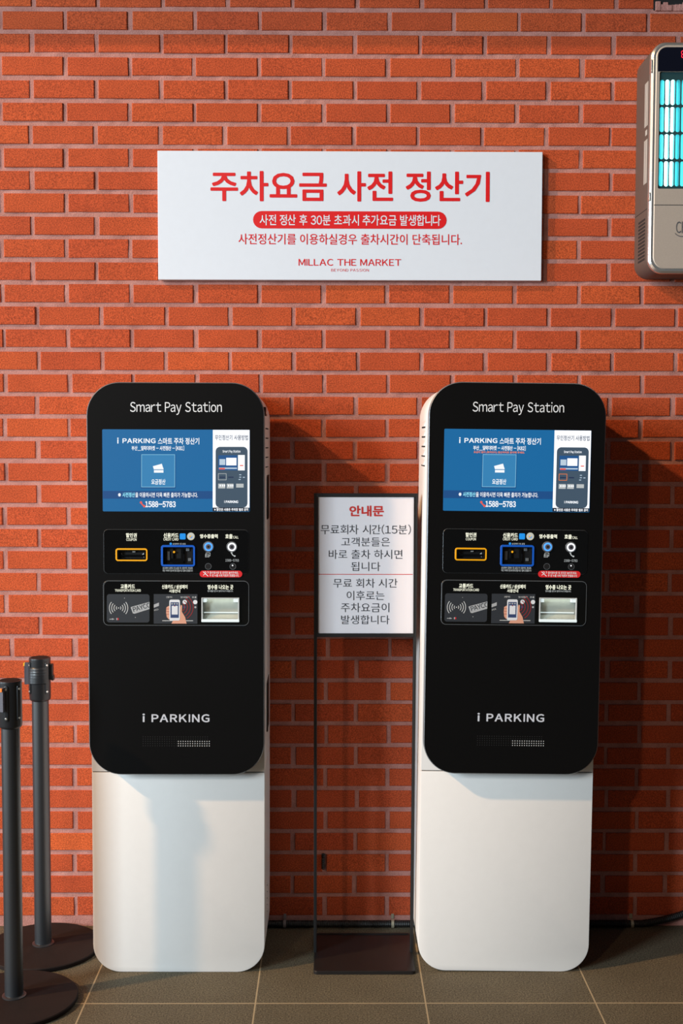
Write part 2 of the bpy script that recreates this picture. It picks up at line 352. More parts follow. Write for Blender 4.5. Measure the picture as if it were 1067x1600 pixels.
class Sheet:
    """draws flat artwork in drawing units on a face; fn maps drawing units to (x, z)"""
    def __init__(s, fn, y): s.fn, s.y, s.bm = fn, y, bmesh.new()
    def poly(s, pts, mi=0, lift=0.0): flat(s.bm, [s.fn(*p) for p in pts], s.y-lift, mi)
    def rect(s, x0, y0, x1, y1, mi=0, r=0.0, lift=0.0):
        pts = [(x, y) for x, y in (rrect(x0, x1, y0, y1, r, 5) if r else [(x0, y0), (x1, y0), (x1, y1), (x0, y1)])]
        s.poly(pts, mi, lift)
    def disc(s, cx, cy, r, mi=0, lift=0.0, n=20): s.poly(circ(cx, cy, r, n), mi, lift)
    def band(s, outer, inner, mi=0, lift=0.0, closed=True):
        A = [s.bm.verts.new((*(lambda q: (q[0], s.y-lift, q[1]))(s.fn(*p)),)) for p in outer]
        B = [s.bm.verts.new((*(lambda q: (q[0], s.y-lift, q[1]))(s.fn(*p)),)) for p in inner]
        N = len(A)
        for i in range(N if closed else N-1):
            j = (i+1) % N
            f = s.bm.faces.new((A[i], A[j], B[j], B[i])); f.material_index = mi; f.normal_update()
            if f.normal.y > 0: f.normal_flip()
    def ring(s, cx, cy, ro, ri, mi=0, lift=0.0): s.band(circ(cx, cy, ro, 24), circ(cx, cy, ri, 24), mi, lift)
    def frame(s, x0, y0, x1, y1, t, mi=0, r=0.0, lift=0.0):
        if r: s.band(rrect(x0, x1, y0, y1, r, 5), rrect(x0+t, x1-t, y0+t, y1-t, max(r-t, 0.2), 5), mi, lift)
        else: s.band([(x0, y0), (x1, y0), (x1, y1), (x0, y1)], [(x0+t, y0+t), (x1-t, y0+t), (x1-t, y1-t), (x0+t, y1-t)], mi, lift)
    def arc(s, cx, cy, r, t, a0, a1, mi=0, lift=0.0, n=14):
        P = lambda q: [(cx+q*math.cos(R(a0+(a1-a0)*i/n)), cy+q*math.sin(R(a0+(a1-a0)*i/n))) for i in range(n+1)]
        s.band(P(r+t/2), P(r-t/2), mi, lift, closed=False)
    def text(s, body, x0, y0, x1, y1, mi=0, bold=0.0, lift=0.0, sp=1.0, rot=0.0, clip=None):
        v0, f0 = glyphs(body, sp)
        if bold > 0:                                  # heavier strokes: the outline struck several times, slightly shifted
            K = 8 if (y1-y0) > 9 else 4
            vs_, fs = [], []
            for k in range(K):
                ox, oy = bold*math.cos(2*math.pi*(k+.5)/K), bold*math.sin(2*math.pi*(k+.5)/K); n0 = len(vs_)
                vs_ += [(u+ox, v+oy) for u, v in v0]; fs += [tuple(i+n0 for i in f) for f in f0]
        else: vs_, fs = v0, f0
        ax, bx = min(v[0] for v in vs_), max(v[0] for v in vs_); ay, by = min(v[1] for v in vs_), max(v[1] for v in vs_)
        cx, cy = (x0+x1)/2, (y0+y1)/2; c, sn = math.cos(R(rot)), math.sin(R(rot))
        tgt = s.bm if clip is None else bmesh.new()
        V = []
        for (u, v) in vs_:
            px = x0+(u-ax)/(bx-ax)*(x1-x0); py = y1-(v-ay)/(by-ay)*(y1-y0)
            dx, dy = px-cx, py-cy; px, py = cx+c*dx+sn*dy, cy-sn*dx+c*dy
            q = s.fn(px, py); V.append(tgt.verts.new((q[0], s.y-lift-1.6e-5*(len(V)//len(v0)), q[1])))
        for f in fs:
            try:
                g = tgt.faces.new([V[i] for i in f]); g.material_index = mi; g.normal_update()
                if g.normal.y > 0: g.normal_flip()
            except ValueError: pass
        if clip is not None:
            X = s.fn(clip, cy)[0]
            bmesh.ops.bisect_plane(tgt, geom=tgt.verts[:]+tgt.edges[:]+tgt.faces[:], plane_co=(X, 0, 0), plane_no=(1, 0, 0), clear_outer=True)
            mp = {v: s.bm.verts.new(v.co) for v in tgt.verts}
            for f in tgt.faces: s.bm.faces.new([mp[v] for v in f.verts]).material_index = f.material_index
            tgt.free()
    def done(s, name, mats, parent): return obj(name, s.bm, mats, parent)

# ------------------------------------------------------------------ setting: brick wall, floor, soffit
COURSE, ZTOP, BRICK = 0.0696742, 2.888307, 0.2
PHASE = [0.851, 0.325, 0.838, 0.321, 0.833, 0.298, 0.841, 0.306, 0.833, 0.302, 0.825, 0.295, 0.833, 0.374, 0.838, 0.372, 0.855, 0.343, 0.842, 0.343, 0.85, 0.359,
         0.814, 0.362, 0.818, 0.339, 0.82, 0.355, 0.905, 0.37, 0.878, 0.36, 0.883, 0.36, 0.865, 0.377, 0.875, 0.355, 0.86, 0.348, 0.87]
def build_wall():
    bm = bmesh.new(); tint = bm.loops.layers.color.new('tint')
    J = 0.0070                                    # half a joint
    for k in range(-4, 41):
        ph = PHASE[k] if k >= 0 else (0.851, 0.355)[k % 2]
        zt = ZTOP-COURSE*k-J; zb = ZTOP-COURSE*(k+1)+J
        if k == 40: zb = ZTOP-COURSE*41+0.003
        n0 = math.floor(-1.9/BRICK)
        for n in range(n0, n0+20):
            x0 = (n+ph)*BRICK+J+random.gauss(0, 0.0012); x1 = (n+1+ph)*BRICK-J+random.gauss(0, 0.0012)
            if k == -1 and 1.0 < x0 < 1.3: continue                     # bricks broken out at the top right
            if k == -1 and 0.80 < x0 < 1.0: x1 = 0.986
            d = max(-0.0016, min(0.0009, random.gauss(0, 0.0008))); t = min(1, max(0, random.gauss(0.5, 0.17)))
            za, zc = zb+random.gauss(0, 0.0007), zt+random.gauss(0, 0.0007)
            jit = lambda s_=0.0006: random.gauss(0, s_)
            e = 0.0016
            fr = [bm.verts.new((x+jit(), d, z+jit())) for x, z in ((x0+e, za+e), (x1-e, za+e), (x1-e, zc-e), (x0+e, zc-e))]
            md = [bm.verts.new((x, d+e*0.9, z)) for x, z in ((x0, za), (x1, za), (x1, zc), (x0, zc))]
            bk = [bm.verts.new((x, 0.03, z)) for x, z in ((x0, za), (x1, za), (x1, zc), (x0, zc))]
            fs = [bm.faces.new(fr)]
            for A, B in ((md, fr), (bk, md)):
                for i in range(4): fs.append(bm.faces.new((A[i], A[(i+1) % 4], B[(i+1) % 4], B[i])))
            for f in fs:
                for lp in f.loops: lp[tint] = (t, t, t, 1)
    # mortar: a slightly uneven bed a few millimetres behind the brick faces
    NX, NZ = 110, 90; X0, X1, Z0, Z1 = -2.0, 2.0, -0.02, 3.2
    g = [[bm.verts.new((X0+(X1-X0)*i/NX, 0.0036+max(-0.0012, random.gauss(0, 0.0008)), Z0+(Z1-Z0)*j/NZ)) for i in range(NX+1)] for j in range(NZ+1)]
    for j in range(NZ):
        for i in range(NX):
            cx, cz = (g[j][i].co.x+g[j][i+1].co.x)/2, (g[j][i].co.z+g[j+1][i].co.z)/2
            f = bm.faces.new((g[j][i], g[j][i+1], g[j+1][i+1], g[j+1][i])); f.material_index = 1
    # mortar plinth strip where the wall meets the floor
    box(bm, X0, X1, 0.001, 0.02, -0.01, ZTOP-COURSE*41+0.002, 1)
    # body of the wall
    box(bm, X0, X1, 0.03, 0.25, -0.02, 3.2, 1)
    # rough mortar left standing in the broken-out place, thin dark sheet painting the shade of the hole
    for q in range(26):
        x = 1.000+0.012*q; h = 0.024+random.uniform(-.006, .006)
        box(bm, x-.008, x+.008, -0.001-random.uniform(0, .004), 0.010, 2.8885, 2.8885+h, 1, 0.002)
    box(bm, 0.9865, 1.33, 0.0005, 0.004, 2.8915, 2.9545, 2)
    o = obj('wall_back', bm, ['brick', 'mortar', 'gap']); return structure(o)
build_wall()
bm = bmesh.new(); box(bm, -8.5, 4.0, -9.0, 0.02, -0.06, 0.0); structure(obj('floor', bm, 'floor'))
bm = bmesh.new(); box(bm, -2.0, 2.0, -0.13, 0.0, 2.955, 3.2, 0, 0.004); structure(obj('shade_trim_1', bm, 'plaster'))  # unseen soffit lip, shaped to shade the top brick courses

# ------------------------------------------------------------------ pay stations
CX = -0.4518; YO = -0.20                       # the left one's place; its own axes start there
KP = (3.8351-0.39)/(3.8351-0.375)
def P(px, py):
    a, b = px-274.0, py-900.0
    X = -0.451485063+1.8263997e-3*a-1.05770532e-5*b+5.43551873e-8*a*b-3.1816887e-10*b*b
    Z = 1.1725011+2.23563886e-6*a-1.83638426e-3*b-6.12157715e-9*a*b-5.46867033e-8*b*b
    return (X*KP-CX, 1.55165+(Z-1.55165)*KP)
YF = -0.342-YO; YP = -0.390-YO; YB = -0.06-YO   # base front, panel front, back
HW = 0.2513

def pay_station(loc, rot, number, extra_line, label, hinge):
    t = empty('pay_station', loc, rot); tag(t, label, 'parking pay station', 'white and black parking pay stations')
    # base cabinet and upper housing
    bm = bmesh.new(); slab(bm, rrect(-HW, HW, 0.0, 0.5945, 0.082, 12, (1, 1, 0, 0)), YF, YB, 0.0025); base = obj('base', bm, 'white', t, True)
    bm = bmesh.new(); slab(bm, rrect(-HW, HW, 0.5965, 1.716, 0.094, 12, (0, 0, 1, 1)), YF, YB, 0.0025); body = obj('housing', bm, 'white', t, True)
    bm = bmesh.new(); box(bm, -HW+0.003, HW-0.003, YF+0.003, YB-0.003, 0.59, 0.60); obj('seam_shade', bm, 'gap', t)  # near-black filler: the shadow in the seam put into colour
    bm = bmesh.new(); slab(bm, rrect(-HW+0.012, HW-0.012, 0.61, 1.706, 0.085, 12), YP+0.024, YF+0.002, 0); obj('mounting_gap', bm, 'gap', t)
    # side vents: pressed louvres, five high, on the housing and on the base
    for s in (-1, 1):
        for nm, z0, dz, n, par, ya, yb_ in (('housing_vent', 1.600, -0.028, 5, body, -0.105, 0.035), ('base_vent', 0.222, -0.020, 5, base, -0.03 if s > 0 else 0.075, 0.02 if s > 0 else 0.115)):
            bm = bmesh.new()
            for i in range(n):
                z = z0+dz*i; X = s*HW; h = 0.016 if n and nm[0] == 'h' else 0.010
                a = [bm.verts.new(v) for v in ((X, ya, z-h*.2), (X, yb_, z-h*.2), (X+s*0.005, yb_-.012, z-h*.2), (X+s*0.005, ya+.012, z-h*.2), (X, ya, z+h*.8), (X, yb_, z+h*.8))]
                for q in ((0, 3, 2, 1), (0, 4, 3), (3, 4, 5, 2), (2, 5, 1)):
                    f = bm.faces.new([a[k] for k in q])
                box(bm, min(X, X+s*.0012), max(X, X+s*.0012), ya+.006, yb_-.006, z-h*.2-.004, z-h*.2-.0005, 1)
            bmesh.ops.recalc_face_normals(bm, faces=bm.faces)
            obj(nm, bm, ['white', 'gap'], par)
    # dark handle slots and hinge on the right flank
    for z0, z1 in ((1.325, 1.457), (0.688, 0.842)):
        bm = bmesh.new(); box(bm, HW-0.004, HW+0.0012, -0.035, 0.075, z0, z1, 0); box(bm, HW-0.004, HW+0.004, -0.045, -0.03, z0+.004, z1-.004, 0, 0.001); obj('side_slot', bm, 'cavity', t)
    bm = bmesh.new(); box(bm, HW-0.004, HW+0.004, YP+0.027, YP+0.06, 1.630, 1.655, 0, 0.001); box(bm, HW-0.004, HW+0.004, YP+0.05, YP+0.085, 1.630, 1.637, 0, 0.001); obj('hinge', bm, 'cavity', t)

    # black front panel with openings for the two slots and the tray
    holes_px = ((184.5, 861, 225, 873, 1.5), (255, 855.5, 299.5, 881, 1.5), (315.5, 934.5, 371.5, 970, 3))
    def outline(x0, y0, x1, y1, r):
        a, b = P(x0, y1), P(x1, y0); return rrect(a[0], b[0], a[1], b[1], r*0.00184, 6)
    holes = [outline(*h) for h in holes_px]
    bm = bmesh.new(); holed(bm, rrect(-0.2488, 0.2530, 0.6008, 1.7224, 0.093, 14), holes, YP, YP+0.026, 0.0022, YP+0.024, 0, 1, 2)
    panel = obj('front_panel', bm, ['black', 'edge', 'cavity'], t)
    s = Sheet(P, YP-0.0006)
    s.text('Smart Pay Station', 201.6, 627.6, 345.0, 648.3, 0, 0.0)
    s.done('heading_lettering', ['print_white'], panel)
    s = Sheet(P, YP-0.0006)
    s.text('i', 221.8, 1115.0, 225.6, 1128.2, 0, 0.022); s.text('PARKING', 236.0, 1115.8, 326.5, 1128.4, 0, 0.026, sp=1.22)
    s.done('logo_lettering', ['print_grey'], panel)
    s = Sheet(P, YP-0.0006)
    for r_ in range(3):
        for c in range(14): s.disc(278+3.72*c, 1158.3+3.5*r_, 0.80, 0, n=8)  # lit perforations, their brightness put into the pale colour
    for r_ in range(5):
        for c in range(28): s.disc(223+3.72*c, 1151.3+3.5*r_, 0.70, 1, -0.0002, n=6)
    s.done('speaker_grille', ['slate_print', 'gap'], panel)

    # ---- screen
    a, b = P(159.4, 799.2), P(388.6, 671.4)
    bm = bmesh.new(); slab(bm, rrect(a[0], b[0], a[1], b[1], 0.003, 4), YP-0.0008, YP+0.004, 0)
    scr = obj('screen', bm, 'screen', t)
    ys = YP-0.0010
    s = Sheet(P, ys); s.rect(159.6, 767.2, 331, 779.4, 0); s.done('caption_band', ['screen_band'], scr)
    s = Sheet(P, ys)
    s.rect(218.5, 709.8, 273.2, 763.2, 2); s.rect(219.4, 710.0, 272.0, 761.4, 0, lift=.0002); s.frame(219.4, 710.0, 272.0, 761.4, 0.8, 1, lift=.0004)
    s.poly([(237.5, 728.5), (251.5, 724.6), (254.2, 733.6), (240.2, 737.5)], 3, .0005); s.rect(239.2, 731.2, 254.0, 738.6, 3, lift=.0006); s.rect(239.2, 733.4, 254.0, 734.6, 0, lift=.0007)
    s.text('요금정산', 235.2, 748.6, 257.2, 757.2, 3, 0.03, .0005)
    s.done('pay_button', ['screen_button', 'screen_line', 'screen_shadow', 'screen_text'], scr)
    def put(name, mats, parent, y, fn_):
        q = Sheet(P, y); fn_(q); q.done(name, mats, parent)
    yt = ys-.0003
    def f(q): q.text('i', 181.6, 684.0, 184.0, 693.2, 0, 0.03); q.text('PARKING', 190.0, 685.0, 241.6, 692.6, 0, 0.035, sp=1.15); q.text('스마트 주차 정산기', 245.2, 684.0, 309.8, 694.4, 0, 0.022)
    put('title_lettering', ['screen_text'], scr, yt, f)
    put('place_lettering', ['screen_text'], scr, yt, lambda q: q.text('부산_밀락더마켓 - 사전정산 - [%s]' % number, 204.2, 696.6, 286.2, 704.2, 0, 0.03))
    if extra_line: put('warning_lettering', ['screen_orange'], scr, yt, lambda q: q.text('요금이 없이 (회차모드) 정산처리로 문의해 주세요.', 205.0, 705.2, 285.0, 709.2, 0, 0.025))
    def f(q):
        q.text('※', 183.2, 770.6, 187.6, 776.0, 0, 0.03); q.text('사전정산', 190.0, 769.4, 209.6, 777.0, 1, 0.03); q.text('을 이용하시면 더욱 빠른 출차가 가능합니다.', 210.2, 769.4, 307.6, 777.2, 0, 0.022)
    put('caption_lettering', ['screen_text', 'screen_cyan'], scr, yt, f)
    put('phone_number', ['screen_text'], scr, yt, lambda q: q.text('1588-5783', 225.4, 783.2, 273.2, 792.6, 0, 0.035))
    def f(q):
        q.arc(226.0, 784.0, 6.6, 2.0, 100, 176, 0); q.poly(circ(219.0, 785.2, 1.9, 12), 0, .0001); q.poly(circ(224.2, 791.0, 1.9, 12), 0, .0001)
    put('handset_icon', ['screen_red'], scr, yt, f)
    s = Sheet(P, ys)
    s.rect(331, 671.6, 388.4, 793.0, 0); s.rect(331, 793.0, 388.4, 799.0, 1)
    s.text('무인정산기 사용방법', 334.4, 679.4, 386.0, 687.6, 2, 0.018, .0003)
    s.text('※ 할인권 사용은 주차장 별로 상이', 333.4, 793.8, 386.4, 798.2, 0, 0.03, .0003)
    # small picture of the machine
    s.poly(rrect(335.4, 385.4, 698.0, 793.0, 7, 6), 3, .0003)
    s.text('Smart Pay Station', 346.4, 703.2, 374.2, 708.0, 0, 0.02, .0005)
    s.rect(339.6, 711.2, 369.6, 734.6, 5, lift=.0005); s.rect(370.4, 710.8, 381.0, 734.8, 0, lift=.0005)
    s.rect(341.4, 717.2, 350.6, 726.4, 4, lift=.0007); s.rect(352.0, 715.2, 368.0, 727.0, 0, lift=.0007); s.rect(340.6, 730.4, 368.8, 732.6, 4, lift=.0007); s.rect(341, 731, 350, 733.4, 6, lift=.0009)
    s.rect(373.2, 726.4, 378.8, 728.0, 6, lift=.0007)
    s.frame(339.4, 739.6, 352.4, 750.0, 0.7, 8 if not extra_line else 7, lift=.0005); s.rect(341.4, 744.6, 350.4, 746.4, 2, lift=.0006); s.rect(355.0, 744.6, 363.4, 746.4, 2, lift=.0006)
    for x, y in ((374, 741.6), (374, 745.4), (379.6, 745.6), (373, 749)): s.rect(x-1.6, y-.6, x+1.6, y+.6, 4, lift=.0006)
    s.rect(339.6, 755.6, 350.6, 763.0, 8, lift=.0005); s.rect(352.8, 755.6, 363.4, 763.0, 8, lift=.0005); s.rect(367.6, 755.6, 379.2, 761.6, 8, lift=.0005)
    for x in (342, 345.5, 348.6, 355, 358.4, 361.4): s.rect(x, 757.2, x+1.8, 760.0, 0, lift=.0007)
    s.text('i PARKING', 349.0, 781.8, 370.8, 785.8, 0, 0.04, .0005)
    s.done('instruction_picture', ['screen_white', 'screen_dark', 'screen_navy', 'screen_slate', 'screen_pale', 'screen_mid', 'screen_red', 'screen_orange', 'backlit_dim'], scr)

    # ---- upper glossy window with the coupon slot, the card slot and the two buttons
    bm = bmesh.new(); holed(bm, outline(161.2, 827.6, 387.2, 896.4, 7), holes[:2], YP-0.0012, YP+0.001, 0.0004, YP+0.002, 0, 1, 2)
    win = obj('control_window', bm, ['gloss', 'edge', 'cavity'], t)
    yw = YP-0.0016
    def caption(parent, *lines):
        q = Sheet(P, yw)
        for (b_, x0, y0, x1, y1, mi, bold) in lines: q.text(b_, x0, y0, x1, y1, mi, bold)
        q.done('caption_lettering', ['backlit', 'backlit_dim'], parent)
    caption(win, ('할인권', 195.6, 833.0, 212.6, 839.8, 0, .03), ('COUPON', 196.2, 841.0, 212.2, 845.2, 0, .01))
    caption(win, ('신용카드', 254.4, 832.8, 277.6, 839.8, 0, .03), ('CREDIT CARD', 254.2, 840.4, 277.6, 844.6, 0, .01))
    caption(win, ('영수증출력', 311.2, 834.4, 339.0, 841.0, 0, .03))
    caption(win, ('호출', 350.8, 834.2, 362.2, 841.4, 0, .03), ('CALL', 363.2, 837.2, 371.4, 841.2, 0, .012))
    caption(win, ('삼성페이 및 삽입', 268.6, 848.4, 288.6, 851.0, 1, .01))
    caption(win, ('삼성페이 결제시 및 삽입 후 신용카드 화살표', 253.0, 885.8, 300.0, 889.2, 1, .01), ('하단 카메라 렌즈에 핸드폰을 대고 결제 진행합니다', 253.0, 889.8, 300.2, 893.2, 1, .01))
    caption(win, ('1588-5783', 351.0, 873.4, 372.0, 877.2, 1, 0.0))
    s = Sheet(P, yw); s.frame(320.4, 863.4, 327.4, 868.6, 0.6, 0); s.frame(319.4, 866.0, 325.6, 870.4, 0.6, 0, lift=.0002); s.done('receipt_icon', ['backlit_dim'], win)
    s = Sheet(P, yw); s.arc(367.0, 862.4, 6.4, 1.4, 100, 176, 0); s.disc(360.6, 863.2, 1.3, 0, .0001); s.disc(365.6, 868.6, 1.3, 0, .0001); s.done('handset_icon', ['backlit_dim'], win)
    s = Sheet(P, yw); s.rect(279.6, 833.4, 288.8, 842.8, 0, r=1.6); s.done('payment_icon', ['icon_blue'], win)
    s = Sheet(P, yw); s.disc(265.6, 849.6, 1.9, 0)
    s.done('hint_icon', ['icon_blue'], win)
    s = Sheet(P, yw); s.disc(297.0, 838.0, 6.0, 0); s.ring(297.0, 838.0, 4.2, 3.2, 2, .0002); s.arc(297.0, 838.0, 2.0, 1.4, 0, 200, 1, .0002); s.disc(296.0, 838.4, 1.3, 3, .0003)
    s.done('contactless_icon', ['icon_pale', 'icon_blue', 'print_grey', 'amber'], win)
    def ringframe(name, px, t_, m_, proud):
        x0, y0, x1, y1, r = px; bm = bmesh.new()
        holed(bm, outline(x0, y0, x1, y1, r), [outline(x0+t_, y0+t_, x1-t_, y1-t_, max(r-t_, 1))], YP-proud, YP-0.0011, 0.0006, YP+0.002)
        return obj(name, bm, m_, win)
    fr = ringframe('coupon_slot', (179.8, 856.8, 229.6, 876.8, 4), 2.3, 'yellow_frame', 0.004)
    bm = bmesh.new(); a, b = P(182, 875), P(227.4, 858.8); box(bm, a[0], b[0], YP+0.0145, YP+0.02, a[1], b[1])
    a, b = P(186, 870), P(223.4, 867); box(bm, a[0], b[0], YP+0.006, YP+0.0146, a[1], b[1], 1, 0.0006)
    a, b = P(205, 863.4), P(209.4, 861.4); box(bm, a[0], b[0], YP+0.008, YP+0.0146, a[1], b[1], 2)
    s = Sheet(P, YP+0.012); s.poly([(217.8, 868.6), (222.6, 864.2), (222.8, 872.0), (220.4, 869.6)], 2); s.poly([(187.0, 864.4), (189.6, 868.0), (187.2, 871.4)], 3)
    bm2 = s.bm; mp = {v: bm.verts.new(v.co) for v in bm2.verts}
    for f in bm2.faces: bm.faces.new([mp[v] for v in f.verts]).material_index = f.material_index
    bm2.free()
    obj('slot_mouth', bm, ['cavity', 'gloss', 'slate_print', 'edge'], win)
    fr = ringframe('card_slot', (250.8, 851.6, 303.8, 885.0, 4), 3.0, 'blue_frame', 0.005)
    bm = bmesh.new(); a, b = P(253, 883), P(301.6, 854); box(bm, a[0], b[0], YP+0.0145, YP+0.02, a[1], b[1])
    for (x0, y0, x1, y1, mi, d) in ((259, 862, 263, 876, 3, .010), (268, 857, 270, 879, 1, .008), (281, 858, 285, 880, 1, .005), (283, 866, 286, 877, 3, .009), (264, 873, 282, 879.6, 1, .006), (289, 856.6, 294, 861.6, 3, .010), (292, 872.6, 296.8, 877.4, 3, .011), (254.6, 856, 257.4, 880, 1, .007)):
        a, b = P(x0, y1), P(x1, y0); box(bm, a[0], b[0], YP+d, YP+0.0146, a[1], b[1], mi, 0.0006)
    obj('card_reader', bm, ['cavity', 'gloss', 'slate_print', 'edge'], win)
    s = Sheet(P, YP+0.006); s.disc(270.2, 862.8, 1.7, 0); s.done('indicator_light', ['amber'], win)
    def push_button(name, cx, cy, led):
        bm = bmesh.new(); c = P(cx, cy); k = 0.00183
        def cyl(r0, r1, y0, y1, mi):
            A = [bm.verts.new((p[0], y1, p[1])) for p in circ(c[0], c[1], r1*k, 28)]; B = [bm.verts.new((p[0], y0, p[1])) for p in circ(c[0], c[1], r0*k, 28)]
            ringfaces(bm, B, A, mi); bm.faces.new(A).material_index = mi
        cyl(8.6, 8.0, YP-0.001, YP-0.004, 0); cyl(6.6, 6.2, YP-0.0039, YP-0.0052, 1); cyl(4.3, 4.1, YP-0.0051, YP-0.0062, 2); cyl(2.0, 1.8, YP-0.0061, YP-0.0066, 3)
        bmesh.ops.recalc_face_normals(bm, faces=bm.faces)
        obj(name, bm, ['edge', led, 'greyplastic', 'cavity'], win)
    push_button('receipt_button', 324.6, 854.0, 'led_blue'); push_button('call_button', 361.2, 854.2, 'led_white')
    for cx, r0 in ((324.2, 5.0), (362.6, 5.0)):
        s = Sheet(P, yw); s.ring(cx, 884.8, r0, r0-.5, 0); s.disc(cx, 884.8, r0-.5, 1)
        if cx > 340: s.disc(cx-.4, 883.2, 1.1, 2, .0003)
        s.done('camera_eye', ['edge', 'cavity', 'led_white'], win)
    s = Sheet(P, YP-0.0022)
    s.rect(310.8, 891.4, 377.4, 901.8, 0, r=5.1); s.text('종이영수증 및 전자만 눌러주세요.', 326.4, 892.6, 371.6, 896.4, 1, 0.018, .0003); s.text('두 번 누를 시에 직원과 연결됩니다.', 326.4, 897.0, 372.4, 900.8, 1, 0.018, .0003)
    s.ring(319.6, 894.4, 1.7, 1.0, 1, .0003); s.arc(319.6, 899.8, 3.0, .8, 195, 345, 1, .0003); s.poly([(315.6, 893.2), (316.4, 892.6), (324.6, 899.6), (323.8, 900.4)], 1, .0004); s.arc(323.0, 894.0, 1.4, .7, -90, 90, 1, .0003)
    s.done('notice_strip', ['red_label', 'print_white'], win)

    # ---- lower window with the card pad, the picture and the receipt tray
    bm = bmesh.new(); holed(bm, outline(160.6, 907.4, 388.0, 977.4, 8), holes[2:], YP-0.0012, YP+0.001, 0.0004, YP+0.002, 0, 1, 2)
    low = obj('service_window', bm, ['gloss', 'edge', 'tray_edge'], t)
    s = Sheet(P, YP-0.00125); s.frame(160.8, 907.6, 387.8, 977.2, 0.55, 0, r=8); s.done('window_outline', ['edge'], low)
    caption(low, ('교통카드', 187.4, 912.8, 209.8, 919.8, 0, .03), ('TRANSPORTATION CARD', 178.6, 920.6, 219.0, 924.6, 0, .01))
    caption(low, ('신용카드 / 삼성페이', 252.0, 913.4, 291.8, 920.0, 0, .03), ('사용안내', 263.2, 920.6, 280.4, 926.0, 0, .02))
    caption(low, ('영수증 나오는 곳', 323.2, 913.4, 363.4, 920.8, 0, .03), ('영수증을 반드시 받아가시기 바랍니다.', 323.2, 921.8, 363.2, 924.8, 1, .012))
    s = Sheet(P, yw)
    s.rect(166.0, 928.4, 232.6, 972.6, 0, r=4)
    for r0 in (3.6, 7.2, 10.8, 14.4):
        sp_ = 40
        s.arc(184.4, 950.0, r0, 1.05, -sp_, sp_, 1, .0003); s.arc(184.4, 950.0, r0, 1.05, 180-sp_, 180+sp_, 1, .0003)
    s.disc(184.4, 950.0, 0.9, 1, .0003)
    s.poly([(203.2, 949.0), (205.0, 948.0), (232.6, 940.4), (232.6, 951.6), (209.2, 959.0), (206.6, 958.2)], 2, .0003)
    s.text('PAYCO', 206.4, 944.8, 234.6, 952.2, 3, 0.012, .0006, rot=16, clip=231.9)
    s.disc(193.6, 934.6, .5, 1, .0003); s.disc(210.6, 964.6, .5, 1, .0003)
    s.rect(170.0, 967.0, 177.8, 968.0, 2, r=.4, lift=.0003); s.disc(175.0, 967.3, 1.2, 2, .0004); s.rect(180.8, 965.6, 182.4, 968.8, 2, r=.4, lift=.0003); s.rect(182.8, 965.6, 184.4, 968.8, 4, r=.4, lift=.0003)
    s.done('card_pad', ['slate', 'slate_print', 'plaque', 'print_dark', 'red_label'], low)
    s = Sheet(P, yw)
    s.rect(239.2, 928.2, 307.4, 974.4, 0)
    s.text('신용카드', 258.6, 931.4, 268.4, 934.2, 1, 0.01, .0003); s.text('영수증출력', 281.0, 931.6, 295.0, 934.4, 1, 0.01, .0003); s.text('호출', 299.0, 931.6, 306.0, 934.4, 1, 0.01, .0003)
    s.poly([(239.4, 944.6), (247.4, 941.4), (247.4, 946.6), (239.4, 949.6)], 7, .0003); s.text('AYCO', 239.6, 951.6, 246.6, 954.0, 1, 0.01, .0003, rot=14)
    s.disc(287.6, 940.4, 3.4, 2, .0003); s.disc(304.0, 940.6, 3.4, 2, .0003); s.disc(287.2, 948.4, 2.0, 6, .0003); s.disc(304.2, 948.6, 1.6, 7, .0003)
    for r0 in (7.0, 11.4, 16.0, 20.4): s.arc(280.6, 948.6, r0, 1.1, -58, 58, 3, .0004)
    # hand holding a phone
    s.poly([(259.0, 949.0), (262.6, 946.6), (266.0, 948.0), (266.0, 966.0), (262.6, 967.4), (259.6, 964.0), (258.6, 957.0)], 4, .0004)
    s.poly([(276.0, 962.0), (281.6, 944.8), (283.6, 946.0), (283.2, 955.6), (288.4, 964.4), (290.6, 974.2), (267.0, 974.2), (270.0, 968.2)], 4, .0004)
    s.poly(rrect(263.6, 280.2, 936.8, 969.4, 2.6, 4), 5, .0007); s.rect(265.4, 940.8, 278.4, 965.2, 6, lift=.0009); s.rect(267.4, 946.4, 276.8, 960.0, 5, lift=.0011)
    for i in range(3): s.rect(266.6+4.0*i, 942.2, 269.0+4.0*i, 944.4, 7, lift=.0011)
    s.disc(272.0, 946.6, .9, 3, .0013)
    for y in (951.0, 955.2, 959.4): s.rect(259.0, y, 263.6, y+.5, 3, lift=.0006)
    s.rect(252.6, 969.2, 300.6, 970.2, 1, lift=.0003)
    s.done('instruction_print', ['slate', 'slate_print', 'phone', 'arc_red', 'skin', 'phone', 'phone_screen', 'plaque'], low)
    # receipt tray set into the opening, with a lit clear lip
    a, b = P(315.5, 970), P(371.5, 934.5)
    bm = bmesh.new(); box(bm, a[0]-.002, b[0]+.002, YP+0.0145, YP+0.0240, a[1]-.002, b[1]+.002)
    q = P(343, 961)[1]
    vv = [bm.verts.new(v) for v in ((a[0], YP+.0143, q), (b[0], YP+.0143, q), (b[0], YP+.002, a[1]+.006), (a[0], YP+.002, a[1]+.006))]; bm.faces.new(vv)
    tray = obj('receipt_tray', bm, 'tray_back', low)
    bm = bmesh.new()
    z0, z1 = P(343, 971.4)[1], P(343, 967.2)[1]; xa, xb = P(314.0, 968)[0], P(373.0, 968)[0]
    box(bm, xa, xb, YP-.009, YP+.002, z0, z1, 0, 0.0015)
    box(bm, P(317, 960)[0], P(370.6, 960)[0], YP+.0125, YP+.0150, P(343, 958.6)[1], P(343, 957.2)[1], 0)
    obj('tray_lip', bm, 'tray_glow', low)
    bm = bmesh.new()
